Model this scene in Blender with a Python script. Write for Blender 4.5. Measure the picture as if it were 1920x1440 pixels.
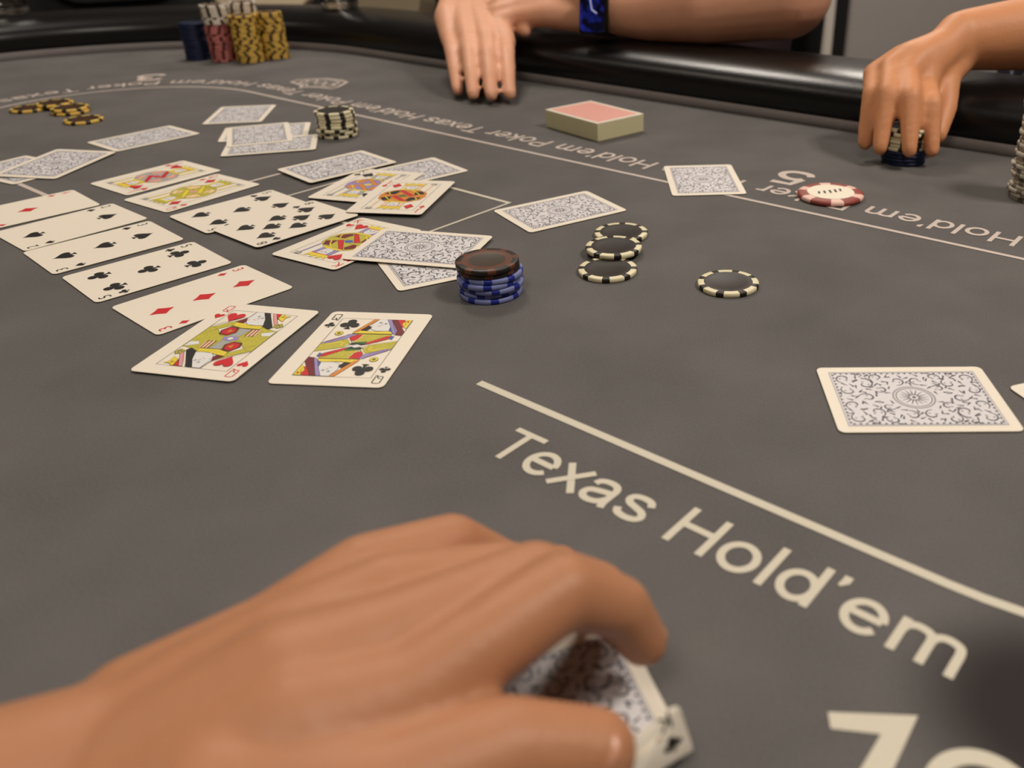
import bpy, bmesh, math, random
from mathutils import Vector, Matrix
from math import sin, cos, pi, radians, atan2, hypot

for o in list(bpy.data.objects):
    bpy.data.objects.remove(o, do_unlink=True)
S = bpy.context.scene
COL = S.collection
random.seed(7)

# ------------------------------------------------------------------ camera, light, exposure
CAM_H = 0.2268                      # lens height above the felt (felt surface is z = 0)
cam = bpy.data.cameras.new('camera')
cam_ob = bpy.data.objects.new('camera', cam)
COL.objects.link(cam_ob)
cam.sensor_width = 36.0
cam.lens = 36.0 * 1604.26 / 1920
cam.shift_x = (960 - 1206.92) / 1920
cam.clip_start = 0.01
cam.dof.use_dof = True
cam.dof.focus_distance = 0.56
cam.dof.aperture_fstop = 7.5
_p, _r = radians(30.1795), radians(0.4668)
_fwd = Vector((0, cos(_p), -sin(_p)))
_right0, _down0 = Vector((1, 0, 0)), Vector((0, -sin(_p), -cos(_p)))
_right = cos(_r) * _right0 + sin(_r) * _down0
_down = -sin(_r) * _right0 + cos(_r) * _down0
M = Matrix((_right, -_down, -_fwd)).transposed().to_4x4()
M.translation = (0, 0, CAM_H)
cam_ob.matrix_world = M
S.camera = cam_ob

w = bpy.data.worlds.new('world')
S.world = w
w.use_nodes = True
w.node_tree.nodes['Background'].inputs[0].default_value = (1.0, 0.86, 0.70, 1)
w.node_tree.nodes['Background'].inputs[1].default_value = 0.15

S.view_settings.view_transform = 'Standard'
S.view_settings.look = 'None'
S.view_settings.gamma = 1.0
S.view_settings.use_curve_mapping = False
S.view_settings.exposure = 0.74

# table frame: long axis ED, across axis EN (both on the felt plane)
ED = Vector((0.79369, -0.60832, 0))
EN = Vector((0.60832, 0.79369, 0))
TABLE_A = atan2(ED.y, ED.x)
def W(d, n, z=0.0):
    v = ED * d + EN * n
    return Vector((v.x, v.y, z))

CEIL = 1.95
LAMPS = [(-1.6, 1.2, 13.0, 0.5), (0.9, 0.95, 21.0, 0.5), (0.1, -0.7, 7.0, 0.6), (-2.0, -0.7, 2.0, 0.6), (-1.47, 2.9, 14.0, 0.5)]  # third is added near fill; last is added to brighten the back wall
def area_lamp(d, n, power, size):
    l = bpy.data.lights.new('ceiling_lamp', 'AREA')
    l.shape = 'SQUARE'; l.size = size; l.energy = power
    l.color = (1.0, 0.92, 0.835)
    o = bpy.data.objects.new('ceiling_lamp', l)
    COL.objects.link(o)
    o.location = W(d, n, CEIL - 0.05)
    return o
LAMP_OBS = [area_lamp(*a) for a in LAMPS]

# ------------------------------------------------------------------ helpers
def lin(c):
    out = []
    for v in c[:3]:
        v = v / 255.0
        out.append(v / 12.92 if v <= 0.04045 else ((v + 0.055) / 1.055) ** 2.4)
    return (*out, 1.0)

def mat(name, rgb, rough=0.5, spec=0.5, metallic=0.0, noise=0.0, nscale=40.0, bump=0.0, bscale=200.0,
        emit=0.0, coat=0.0, transmission=0.0, sss=0.0):
    m = bpy.data.materials.new(name); m.use_nodes = True
    nt = m.node_tree; b = nt.nodes['Principled BSDF']
    c = lin(rgb)
    b.inputs['Base Color'].default_value = c
    b.inputs['Roughness'].default_value = rough
    b.inputs['Specular IOR Level'].default_value = spec
    b.inputs['Metallic'].default_value = metallic
    b.inputs['Coat Weight'].default_value = coat
    b.inputs['Transmission Weight'].default_value = transmission
    if sss:
        b.inputs['Subsurface Weight'].default_value = sss
        b.inputs['Subsurface Radius'].default_value = (0.006, 0.002, 0.001)
        b.inputs['Subsurface Scale'].default_value = 1.0
    if emit:
        b.inputs['Emission Color'].default_value = c
        b.inputs['Emission Strength'].default_value = emit
    tc = nt.nodes.new('ShaderNodeTexCoord')
    if noise:
        n = nt.nodes.new('ShaderNodeTexNoise'); n.inputs['Scale'].default_value = nscale
        n.inputs['Detail'].default_value = 4
        nt.links.new(tc.outputs['Object'], n.inputs['Vector'])
        mx = nt.nodes.new('ShaderNodeMix'); mx.data_type = 'RGBA'
        mx.inputs['A'].default_value = tuple(v * (1 - noise) for v in c[:3]) + (1,)
        mx.inputs['B'].default_value = tuple(min(1, v * (1 + noise)) for v in c[:3]) + (1,)
        nt.links.new(n.outputs['Fac'], mx.inputs['Factor'])
        nt.links.new(mx.outputs['Result'], b.inputs['Base Color'])
    if bump:
        n2 = nt.nodes.new('ShaderNodeTexNoise'); n2.inputs['Scale'].default_value = bscale
        n2.inputs['Detail'].default_value = 3
        nt.links.new(tc.outputs['Object'], n2.inputs['Vector'])
        bp = nt.nodes.new('ShaderNodeBump'); bp.inputs['Strength'].default_value = bump
        bp.inputs['Distance'].default_value = 0.001
        nt.links.new(n2.outputs['Fac'], bp.inputs['Height'])
        nt.links.new(bp.outputs['Normal'], b.inputs['Normal'])
    return m

def link(o, parent=None):
    COL.objects.link(o)
    if parent is not None: o.parent = parent
    return o
def mesh_ob(name, me, parent=None, mats=()):
    for m in mats: me.materials.append(m)
    return link(bpy.data.objects.new(name, me), parent)
def bm_ob(name, bm, mats, parent=None, smooth=False):
    me = bpy.data.meshes.new(name)
    bm.normal_update()
    bm.to_mesh(me); bm.free()
    if smooth:
        for p in me.polygons: p.use_smooth = True
    return mesh_ob(name, me, parent, mats)
def thing(name, label, cat, loc=(0, 0, 0), rotz=0.0, group=None):
    o = bpy.data.objects.new(name, None)
    o.empty_display_size = 0.02
    COL.objects.link(o)
    o.location = loc; o.rotation_euler = (0, 0, rotz)
    return tag(o, label, cat, group)
def tag(o, label, cat, group=None):
    o['label'] = label; o['category'] = cat
    if group: o['group'] = group
    return o
def structure(o):
    o['kind'] = 'structure'; return o

def box(bm, c, s, rot=None, bevel=0.0, mi=0):
    r = bmesh.ops.create_cube(bm, size=1.0)
    vs = r['verts']
    bmesh.ops.scale(bm, vec=Vector(s), verts=vs)
    if bevel:
        es = list({e for v in vs for e in v.link_edges})
        rb = bmesh.ops.bevel(bm, geom=es, offset=bevel, segments=3, affect='EDGES', profile=0.5)
        vs = list({v for f in rb['faces'] for v in f.verts} | {v for v in vs if v.is_valid})
    if rot is not None: bmesh.ops.rotate(bm, cent=(0, 0, 0), matrix=rot, verts=vs)
    bmesh.ops.translate(bm, vec=Vector(c), verts=vs)
    if mi:
        for f in {f for v in vs for f in v.link_faces}: f.material_index = mi
    return vs
def lathe(bm, prof, seg=48, mi=None):
    rings = []
    for (r, z) in prof:
        if r < 1e-7: rings.append([bm.verts.new((0, 0, z))])
        else: rings.append([bm.verts.new((r * cos(2 * pi * k / seg), r * sin(2 * pi * k / seg), z)) for k in range(seg)])
    for i in range(len(rings) - 1):
        a, b = rings[i], rings[i + 1]
        for k in range(seg):
            k2 = (k + 1) % seg
            if len(a) == 1 and len(b) == 1: continue
            if len(a) == 1: f = bm.faces.new((a[0], b[k2], b[k]))
            elif len(b) == 1: f = bm.faces.new((a[k], a[k2], b[0]))
            else: f = bm.faces.new((a[k], a[k2], b[k2], b[k]))
            if mi: f.material_index = mi(i, k)
            f.smooth = True
def tube(bm, pts, r, seg=12):
    pts = [Vector(p) for p in pts]
    rings = []
    for i, p in enumerate(pts):
        t = (pts[min(i + 1, len(pts) - 1)] - pts[max(i - 1, 0)]).normalized()
        a = t.orthogonal().normalized() if i == 0 else (rings_a - t * rings_a.dot(t)).normalized()
        rings_a = a
        b = t.cross(a)
        rr = r[i] if isinstance(r, (list, tuple)) else r
        rings.append([bm.verts.new(p + (a * cos(2 * pi * k / seg) + b * sin(2 * pi * k / seg)) * rr) for k in range(seg)])
    for i in range(len(rings) - 1):
        for k in range(seg):
            f = bm.faces.new((rings[i][k], rings[i][(k + 1) % seg], rings[i + 1][(k + 1) % seg], rings[i + 1][k])); f.smooth = True
    bm.faces.new(list(reversed(rings[0]))); bm.faces.new(rings[-1])

# glyphs from the built-in font, as flat meshes with cap height 1
_gl = {}
def glyph(ch):
    if ch in _gl: return _gl[ch]
    cu = bpy.data.curves.new('glyph', 'FONT'); cu.body = ch; cu.size = 1.0; cu.resolution_u = 4
    ob = bpy.data.objects.new('glyph', cu); COL.objects.link(ob)
    bpy.context.view_layer.update()
    ev = ob.evaluated_get(bpy.context.evaluated_depsgraph_get())
    me = ev.to_mesh()
    vs = [(v.co.x, v.co.y) for v in me.vertices]
    fs = [list(p.vertices) for p in me.polygons]
    ev.to_mesh_clear()
    bpy.data.objects.remove(ob); bpy.data.curves.remove(cu)
    _gl[ch] = (vs, fs)
    return _gl[ch]
_capH = max(v[1] for v in glyph('H')[0])
def smooth_path(P, n=5):
    if len(P) < 3: return P
    out = []
    for i in range(len(P) - 1):
        p0, p1, p2, p3 = P[max(i - 1, 0)], P[i], P[i + 1], P[min(i + 2, len(P) - 1)]
        for k in range(n):
            t = k / n
            out.append(tuple(.5 * (2 * p1[a] + (p2[a] - p0[a]) * t + (2 * p0[a] - 5 * p1[a] + 4 * p2[a] - p3[a]) * t * t + (3 * p1[a] - p0[a] - 3 * p2[a] + p3[a]) * t ** 3) for a in (0, 1)))
    return out + [P[-1]]
def ell(cx, cy, rx, ry, a0, a1, n=26):
    return [(cx + rx * cos(radians(a0 + (a1 - a0) * k / n)), cy + ry * sin(radians(a0 + (a1 - a0) * k / n))) for k in range(n + 1)]
SW = .14
_arch = lambda x0, x1: [(x0, .46), (x0 + .035, .57), (x0 + .12, .645), ((x0 + x1) / 2 + .03, .66), (x1 - .04, .61), (x1, .49), (x1, .3), (x1, 0)]
# plain grotesque letters as centre lines, cap height 1: (width, [paths])
LET = {
 'T': (.853, [[(.03, .936), (.823, .936)], [(.4265, .95), (.4265, 0)]]),
 'H': (1.008, [[(.175, 0), (.175, 1)], [(.833, 0), (.833, 1)], [(.175, .53), (.833, .53)]]),
 'e': (.777, [[(.10, .385), (.665, .385)], ell(.388, .3625, .285, .31, 4, 322)]),
 'x': (.698, [[(.06, 0), (.638, .725)], [(.06, .725), (.638, 0)]]),
 'a': (.777, [smooth_path([(.12, .50), (.17, .61), (.33, .665), (.50, .64), (.585, .53), (.59, .3), (.595, .13), (.63, 0)]), smooth_path([(.585, .42), (.36, .375), (.16, .31), (.10, .19), (.17, .085), (.31, .058), (.48, .115), (.585, .25)])]),
 's': (.698, [smooth_path([(.585, .52), (.52, .63), (.35, .665), (.18, .625), (.125, .52), (.20, .425), (.36, .375), (.53, .315), (.60, .20), (.53, .10), (.35, .06), (.165, .10), (.095, .215)])]),
 'o': (.777, [ell(.388, .3625, .29, .31, 0, 360)]),
 'l': (.31, [[(.155, 0), (.155, 1)]]),
 'd': (.777, [ell(.365, .3625, .265, .305, 0, 360), [(.635, 0), (.635, 1)]]),
 '\u2019': (.31, [[(.165, 1), (.165, .87), (.105, .74)]]),
 'm': (1.163, [[(.155, 0), (.155, .725)], smooth_path(_arch(.155, .585)), smooth_path(_arch(.585, 1.01))]),
 'P': (.931, [[(.175, 0), (.175, 1)], smooth_path([(.175, .936), (.50, .936), (.69, .89), (.775, .715), (.69, .54), (.50, .49), (.175, .49)])]),
 'k': (.698, [[(.145, 0), (.145, 1)], [(.145, .25), (.60, .70)], [(.30, .41), (.63, 0)]]),
 'r': (.465, [[(.145, 0), (.145, .725)], smooth_path([(.145, .46), (.20, .59), (.30, .65), (.44, .64)])]),
 '3': (.75, [smooth_path([(.10, .74), (.18, .88), (.36, .925), (.55, .87), (.60, .73), (.52, .59), (.33, .54)]), smooth_path([(.33, .54), (.57, .48), (.665, .29), (.57, .12), (.36, .07), (.16, .12), (.08, .28)])]),
 '5': (.75, [[(.60, .93), (.20, .93), (.135, .50)], smooth_path([(.135, .50), (.28, .59), (.48, .565), (.63, .42), (.64, .24), (.52, .10), (.34, .065), (.16, .11), (.08, .25)])]),
}
def letter(f, ch, m, org, cap, wx, ang, sw=SW):
    """stroke one letter, left edge of its advance box and baseline at org"""
    c, s = cos(ang), sin(ang)
    for P in LET[ch][1]:
        Q = [(org[0] + x * wx * cap * c - y * cap * s, org[1] + x * wx * cap * s + y * cap * c) for x, y in P]
        cl = hypot(Q[0][0] - Q[-1][0], Q[0][1] - Q[-1][1]) < 1e-6 and len(Q) > 4
        wd = sw * cap
        if ch == '\u2019': wd = [wd, wd, wd * .4]
        f.stroke(Q[:-1] if cl else Q, wd, m, closed=cl)
# advance widths (em) of a plain grotesque
EM = 1 / .716    # em per cap height

class Flat:
    """flat printed shapes collected into one mesh, one material slot per ink"""
    def __init__(self): self.bm = bmesh.new(); self.inks = []; self.z = 0.0
    def idx(self, m):
        if m not in self.inks: self.inks.append(m)
        return self.inks.index(m)
    def poly(self, pts, m, z=None):
        zz = self.z if z is None else z
        if z is not None and isinstance(self, Face):
            self.j = getattr(self, 'j', 0) + 1; zz += .002 * (self.j % 10)
        ar = sum(pts[i][0] * pts[(i + 1) % len(pts)][1] - pts[(i + 1) % len(pts)][0] * pts[i][1] for i in range(len(pts)))
        if ar < 0: pts = pts[::-1]
        f = self.bm.faces.new([self.bm.verts.new((p[0], p[1], zz)) for p in pts]); f.material_index = self.idx(m)
    def stroke(self, pts, wd, m, z=None, closed=False):
        zz = self.z if z is None else z
        if z is None:
            self.k = getattr(self, 'k', 0) + 1; zz += .00002 * (self.k % 6)
        elif isinstance(self, Face):
            self.j = getattr(self, 'j', 0) + 1; zz += .002 * (self.j % 10)
        n = len(pts); L = []
        for i in range(n):
            a = pts[(i - 1) % n] if (closed or i > 0) else pts[i]
            b = pts[(i + 1) % n] if (closed or i < n - 1) else pts[i]
            tx, ty = b[0] - a[0], b[1] - a[1]; l = hypot(tx, ty) or 1
            ww = wd[i] if isinstance(wd, (list, tuple)) else wd
            L.append(((pts[i][0] - ty / l * ww / 2, pts[i][1] + tx / l * ww / 2), (pts[i][0] + ty / l * ww / 2, pts[i][1] - tx / l * ww / 2)))
        V = [(self.bm.verts.new((*a, zz)), self.bm.verts.new((*b, zz))) for a, b in L]
        k = self.idx(m)
        for i in range(n if closed else n - 1):
            a, b = V[i], V[(i + 1) % n]
            f = self.bm.faces.new((a[1], b[1], b[0], a[0])); f.material_index = k
    def text(self, ch, m, org, h, wx=1.0, ang=0.0, z=None):
        """glyph with left bottom at org, cap height h"""
        zz = self.z if z is None else z
        vs, fs = glyph(ch); s = h / _capH; c, sn = cos(ang), sin(ang); k = self.idx(m)
        V = []
        for x, y in vs:
            X, Y = x * s * wx, y * s
            V.append(self.bm.verts.new((org[0] + X * c - Y * sn, org[1] + X * sn + Y * c, zz)))
        for f in fs:
            try:
                g = self.bm.faces.new([V[i] for i in f]); g.material_index = k
            except ValueError: pass
    def done(self, name, parent=None):
        for f in self.bm.faces:
            f.normal_update()
            if f.normal.z < 0: f.normal_flip()
        return bm_ob(name, self.bm, self.inks, parent)

def arc(cx, cy, r, a0, a1, n=16, ry=None):
    return [(cx + r * cos(a0 + (a1 - a0) * i / n), cy + (ry or r) * sin(a0 + (a1 - a0) * i / n)) for i in range(n + 1)]

# fused organic body: tapered capsules joined by a voxel remesh into one continuous surface
def fuse(name, caps, voxel, smooth, m, parent=None):
    bm = bmesh.new()
    for (p0, r0, p1, r1) in caps:
        p0, p1 = Vector(p0), Vector(p1)
        for p, r in ((p0, r0), (p1, r1)):
            bmesh.ops.create_icosphere(bm, subdivisions=3, radius=r, matrix=Matrix.Translation(p))
        v = p1 - p0
        if v.length > 1e-6:
            q = v.to_track_quat('Z', 'Y').to_matrix().to_4x4()
            bmesh.ops.create_cone(bm, cap_ends=True, segments=24, radius1=r0, radius2=r1, depth=v.length,
                                  matrix=Matrix.Translation((p0 + p1) / 2) @ q)
    me = bpy.data.meshes.new(name); bm.to_mesh(me); bm.free()
    o = bpy.data.objects.new(name, me); COL.objects.link(o)
    r = o.modifiers.new('r', 'REMESH'); r.mode = 'VOXEL'; r.voxel_size = voxel; r.use_smooth_shade = True
    s = o.modifiers.new('s', 'SMOOTH'); s.iterations = smooth; s.factor = 0.5
    dg = bpy.context.evaluated_depsgraph_get()
    me2 = bpy.data.meshes.new_from_object(o.evaluated_get(dg))
    bpy.data.objects.remove(o); bpy.data.meshes.remove(me)
    me2.name = name
    me2.materials.clear(); me2.materials.append(m)
    for p in me2.polygons: p.use_smooth = True
    return link(bpy.data.objects.new(name, me2), parent)
def chain(pts, radii):
    return [(pts[i], radii[i], pts[i + 1], radii[i + 1]) for i in range(len(pts) - 1)]

# ------------------------------------------------------------------ materials
def felt_material():
    m = mat('speed_cloth', (92, 88, 84), rough=0.9, spec=0.15)
    nt = m.node_tree; b = nt.nodes['Principled BSDF']; tc = nt.nodes['Texture Coordinate']
    n = nt.nodes.new('ShaderNodeTexNoise'); n.inputs['Scale'].default_value = 900; n.inputs['Detail'].default_value = 2
    n2 = nt.nodes.new('ShaderNodeTexNoise'); n2.inputs['Scale'].default_value = 14; n2.inputs['Detail'].default_value = 5
    ad = nt.nodes.new('ShaderNodeMath'); ad.operation = 'ADD'
    nt.links.new(tc.outputs['Object'], n.inputs['Vector']); nt.links.new(tc.outputs['Object'], n2.inputs['Vector'])
    nt.links.new(n.outputs['Fac'], ad.inputs[0]); nt.links.new(n2.outputs['Fac'], ad.inputs[1])
    rp = nt.nodes.new('ShaderNodeValToRGB')
    rp.color_ramp.elements[0].position = 0.36; rp.color_ramp.elements[0].color = lin(FELT_A)
    rp.color_ramp.elements[1].position = 0.66; rp.color_ramp.elements[1].color = lin(FELT_B)
    hv = nt.nodes.new('ShaderNodeMath'); hv.operation = 'MULTIPLY'; hv.inputs[1].default_value = 0.5
    nt.links.new(ad.outputs[0], hv.inputs[0]); nt.links.new(hv.outputs[0], rp.inputs['Fac'])
    # one dark patch with a soft border on the cloth beside the printed seven
    mp = nt.nodes.new('ShaderNodeVectorMath'); mp.operation = 'DISTANCE'
    mp.inputs[1].default_value = (0.127, 0.181, 0)
    nt.links.new(tc.outputs['Object'], mp.inputs[0])
    mr = nt.nodes.new('ShaderNodeMapRange'); mr.interpolation_type = 'SMOOTHSTEP'
    mr.inputs['From Min'].default_value = 0.017; mr.inputs['From Max'].default_value = 0.056
    mr.inputs['To Min'].default_value = 0.9; mr.inputs['To Max'].default_value = 0.0
    nt.links.new(mp.outputs['Value'], mr.inputs['Value'])
    mx = nt.nodes.new('ShaderNodeMix'); mx.data_type = 'RGBA'
    nt.links.new(mr.outputs['Result'], mx.inputs['Factor'])
    nt.links.new(rp.outputs['Color'], mx.inputs['A']); mx.inputs['B'].default_value = lin((40, 35, 35))
    nt.links.new(mx.outputs['Result'], b.inputs['Base Color'])
    bp = nt.nodes.new('ShaderNodeBump'); bp.inputs['Strength'].default_value = 0.25; bp.inputs['Distance'].default_value = 0.0005
    nt.links.new(n.outputs['Fac'], bp.inputs['Height']); nt.links.new(bp.outputs['Normal'], b.inputs['Normal'])
    return m
FELT_A, FELT_B = (88, 85, 83), (104, 101, 99)
MF = felt_material()
M_print = mat('cream_print', (204, 196, 178), rough=0.8, spec=0.2, noise=0.05, nscale=600)
M_printdim = mat('grey_print', (196, 182, 172), rough=0.8, spec=0.2)
M_wall_t = mat('grey_suede', (182, 174, 172), rough=0.7, spec=0.3, noise=0.06, nscale=60)
M_rail = mat('black_leather', (15, 14, 14), rough=0.29, spec=0.45, bump=0.15, bscale=500)
M_paper = mat('card_stock', (232, 222, 205), rough=0.5, spec=0.35)
M_edge = mat('card_edge', (205, 195, 160), rough=0.7)
I_red = mat('ink_red', (200, 26, 34), rough=0.5)
I_black = mat('ink_black', (24, 20, 17), rough=0.5)
I_yel = mat('ink_yellow', (226, 202, 56), rough=0.5, noise=0.12, nscale=700)
I_oly = mat('ink_olive', (186, 176, 56), rough=0.5, noise=0.55, nscale=1500)
I_org = mat('ink_orange', (214, 132, 40), rough=0.5)
I_dred = mat('ink_dark_red', (112, 20, 30), rough=0.5)
I_pink = mat('ink_pink', (220, 150, 150), rough=0.5)
I_lav = mat('ink_lavender', (150, 135, 185), rough=0.5)
I_blue = mat('ink_blue', (70, 95, 165), rough=0.5)
I_grey = mat('ink_grey', (165, 165, 160), rough=0.5)
I_face = mat('ink_pale_face', (222, 220, 216), rough=0.5)
I_line = mat('ink_line', (70, 74, 74), rough=0.5)
I_dline = mat('ink_outline', (52, 44, 34), rough=0.5)
I_green = mat('ink_green', (60, 110, 50), rough=0.5)
I_peach = mat('ink_peach', (236, 200, 160), rough=0.5)
I_back = mat('back_pale_grey', (214, 210, 211), rough=0.5, noise=0.05, nscale=500)
I_bline = mat('back_ink', (82, 80, 87), rough=0.5)
I_bgrey = mat('back_grey', (150, 146, 150), rough=0.5)

# ------------------------------------------------------------------ room
M_floor = mat('dark_carpet', (70, 62, 58), rough=0.95, noise=0.25, nscale=60, bump=0.3, bscale=400)
M_wall = mat('grey_paint', (172, 165, 160), rough=0.85, noise=0.03, nscale=8)
M_ceil = mat('ceiling_paint', (190, 182, 172), rough=0.9)
M_white = mat('white_trim', (222, 214, 202), rough=0.6)
M_dark = mat('dark_trim', (18, 17, 17), rough=0.5)
FZ = -0.76
X0, X1, Y0, Y1 = -4.4, 4.2, -3.0, 4.1
def slab(name, c, s, m):
    bm = bmesh.new(); box(bm, c, s); return structure(bm_ob(name, bm, [m]))
slab('floor', ((X0 + X1) / 2, (Y0 + Y1) / 2, FZ - 0.05), (X1 - X0 + .2, Y1 - Y0 + .2, 0.1), M_floor)
slab('ceiling', ((X0 + X1) / 2, (Y0 + Y1) / 2, CEIL + 0.05), (X1 - X0 + .2, Y1 - Y0 + .2, 0.1), M_ceil)
slab('wall_back', ((X0 + X1) / 2, Y1 + 0.05, (FZ + CEIL) / 2), (X1 - X0 + .2, 0.1, CEIL - FZ), M_wall)
slab('wall_front', ((X0 + X1) / 2, Y0 - 0.05, (FZ + CEIL) / 2), (X1 - X0 + .2, 0.1, CEIL - FZ), M_wall)
slab('wall_left', (X0 - 0.05, (Y0 + Y1) / 2, (FZ + CEIL) / 2), (0.1, Y1 - Y0, CEIL - FZ), M_wall)
slab('wall_right', (X1 + 0.05, (Y0 + Y1) / 2, (FZ + CEIL) / 2), (0.1, Y1 - Y0, CEIL - FZ), M_wall)
slab('baseboard_back', ((X0 + X1) / 2, Y1 - 0.008, FZ + 0.06), (X1 - X0, 0.016, 0.12), M_dark)
slab('trim_1', (0.838, Y1 - 0.012, (FZ + CEIL) / 2 + .06), (0.034, 0.024, CEIL - FZ - .12), M_white)
slab('trim_2', (0.888, Y1 - 0.014, (FZ + CEIL) / 2 + .06), (0.052, 0.028, CEIL - FZ - .12), M_dark)

M_lampface = mat('lamp_diffuser', (255, 236, 205), emit=2.0)
PLACE = ['over the far left end of the table', 'over the far right of the table', 'over the near right of the table as added fill', 'over the near left of the table', 'added by the back wall to brighten it']
for (d, n, pw, sz), pl, lo in zip(LAMPS, PLACE, LAMP_OBS):
    t = thing('ceiling_light', 'square ceiling light ' + pl, 'light', W(d, n, CEIL), 0, 'ceiling light panels')
    bm = bmesh.new()
    for a in range(4):
        R = Matrix.Rotation(a * pi / 2, 3, 'Z')
        box(bm, R @ Vector((sz / 2 + .015, 0, -.012)), (.03, sz + .06, .024), R)
    bm_ob('frame', bm, [M_white], t)
    bm = bmesh.new(); box(bm, (0, 0, -.006), (sz, sz, .008)); bm_ob('diffuser', bm, [M_lampface], t)

# ------------------------------------------------------------------ poker table
CD0, CD1, CN, RW = -1.21, 0.04, 0.4325, 0.4325     # stadium of the sunken playing surface
def stadium(r, seg=40, c0=CD0, c1=CD1, cn=CN):
    pts = []
    for i in range(seg + 1):
        a = -pi / 2 + pi * i / seg
        pts.append((c1 + r * cos(a), cn + r * sin(a)))
    for k in range(1, 12): pts.append((c1 + (c0 - c1) * k / 12, cn + r))
    for i in range(seg + 1):
        a = pi / 2 + pi * i / seg
        pts.append((c0 + r * cos(a), cn + r * sin(a)))
    for k in range(1, 12): pts.append((c0 + (c1 - c0) * k / 12, cn - r))
    return pts
def sweep(bm, prof, closed=False):
    rings = [[bm.verts.new(W(d, n, z)) for d, n in stadium(r)] for r, z in prof]
    N = len(rings[0])
    prs = list(zip(rings, rings[1:])) + ([(rings[-1], rings[0])] if closed else [])
    for a, b in prs:
        for k in range(N):
            f = bm.faces.new((a[k], a[(k + 1) % N], b[(k + 1) % N], b[k])); f.smooth = True
table = thing('poker_table', 'long oval poker table with grey cloth and black padded rail', 'table', (0, 0, 0))
bm = bmesh.new()
top = [bm.verts.new(W(d, n, 0)) for d, n in stadium(RW + 0.02)]
bot = [bm.verts.new(W(d, n, -0.03)) for d, n in stadium(RW + 0.02)]
bm.faces.new(top); bm.faces.new(bot[::-1])
for k in range(len(top)): bm.faces.new((bot[k], bot[(k + 1) % len(top)], top[(k + 1) % len(top)], top[k]))
bm_ob('felt_surface', bm, [MF], table)
bm = bmesh.new(); sweep(bm, [(RW, -0.002), (RW, 0.016), (RW + .002, 0.026), (RW + .03, 0.026), (RW + .03, -.002)], True)
bm_ob('inner_wall', bm, [M_wall_t], table, True)
prof = []
for i in range(25):        # padded rail cross-section
    a = pi * 1.08 - (pi * 1.16) * i / 24
    prof.append((RW + .0725 + .0745 * (abs(cos(a)) ** .75) * (1 if cos(a) > 0 else -1), .0225 + .0345 * (abs(sin(a)) ** .8) * (1 if sin(a) > 0 else -1)))
prof += [(RW + .14, -.035), (RW + .02, -.035), (RW + .02, 0.02)]
bm = bmesh.new(); sweep(bm, prof, True); bm_ob('padded_rail', bm, [M_rail], table, True)
bm = bmesh.new(); sweep(bm, [(RW + .135, -.035), (RW + .135, -.11), (RW + .10, -.11), (RW + .10, -.035)], True)
bm_ob('apron', bm, [M_dark], table)
for dd in (-1.0, -.17):
    bm = bmesh.new()
    lathe(bm, [(0, FZ), (.30, FZ), (.30, FZ + .03), (.10, FZ + .08), (.075, FZ + .3), (.12, -.06), (.2, -.031), (0, -.031)], 32)
    o = bm_ob('pedestal_leg', bm, [M_dark], table, True); o.location = W(dd, CN, 0)

PZ = 0.0003
def flat_T():
    f = Flat(); f.z = PZ; return f
def toW(pts): return [tuple(W(d, n)[:2]) for d, n in pts]
LA0, LA1, LN, LR = -1.105, -0.055, 0.4325, 0.1725      # printed racetrack line
far = arc(LA1, LN, LR, -pi / 2 * .6, pi / 2, 24) + [(LA1 + (LA0 - LA1) * k / 10, LN + LR) for k in range(1, 10)] + \
      arc(LA0, LN, LR, pi / 2, pi * 1.5, 36) + [(-.95, LN - LR), (-.84, LN - LR)]
f = flat_T(); f.stroke(toW(far), 0.0042, M_printdim); f.done('racetrack_line', table)
f = flat_T(); f.stroke(toW([(-.308, .2585), (-.14, .2585), (LA1, .2585)] + arc(LA1, LN, .174, -pi / 2, -pi / 2 * .62, 8)), 0.0046, M_print); f.done('betting_line', table)
f = flat_T(); f.stroke(toW([(-.74, .34), (-.74, .46)]), 0.004, M_printdim); f.done('card_box_line', table)
f = flat_T(); f.stroke(toW([(-.675, .37), (-.675, .481), (-.508, .481), (-.508, .37)]), 0.0045, M_print, closed=True); f.done('card_box_line', table)

def layout(s, cap):      # [(char, x0, width)]
    x = 0; out = []
    for ch in s:
        wdt = (.388 if ch == ' ' else LET[ch][0]) * cap
        out.append((ch, x, wdt)); x += wdt
    return out, x
def word(f, s_off, lay, place, cap, sx):
    for ch, x, wd in lay:
        P, A = place(s_off + (x + wd / 2) * sx)
        ox = -wd / 2 * sx
        letter(f, ch, M_print if place is near_place else M_printdim, (P[0] + ox * cos(A), P[1] + ox * sin(A)), cap, sx, A)
def near_place(s):
    p = W(s, .2155); return (p.x, p.y), TABLE_A
FR = LR + .0445
def far_place(s):          # s runs along -d : reading direction of the far seats
    d = -s
    if LA0 <= d <= LA1:
        p = W(d, LN + FR); return (p.x, p.y), TABLE_A + pi
    if d < LA0:
        a = (LA0 - d) / .2025
        p = W(LA0 - FR * sin(a), LN + FR * cos(a)); return (p.x, p.y), TABLE_A + pi + a
    a = (d - LA1) / .2025
    p = W(LA1 + FR * sin(a), LN + FR * cos(a)); return (p.x, p.y), TABLE_A + pi - a
NW = "Texas Hold\u2019em"
lay, tot = layout(NW, .0243)
sx = .2245 / tot
for part_ in ("Texas", "Hold\u2019em"):
    i0 = NW.index(part_)
    f = flat_T(); word(f, -.2605, lay[i0:i0 + len(part_)], near_place, .0243, sx); f.done('printed_word', table)
FS = "Texas Hold\u2019em Poker "
lay, tot = layout(FS, .0243); sx = .3346 / tot
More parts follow.
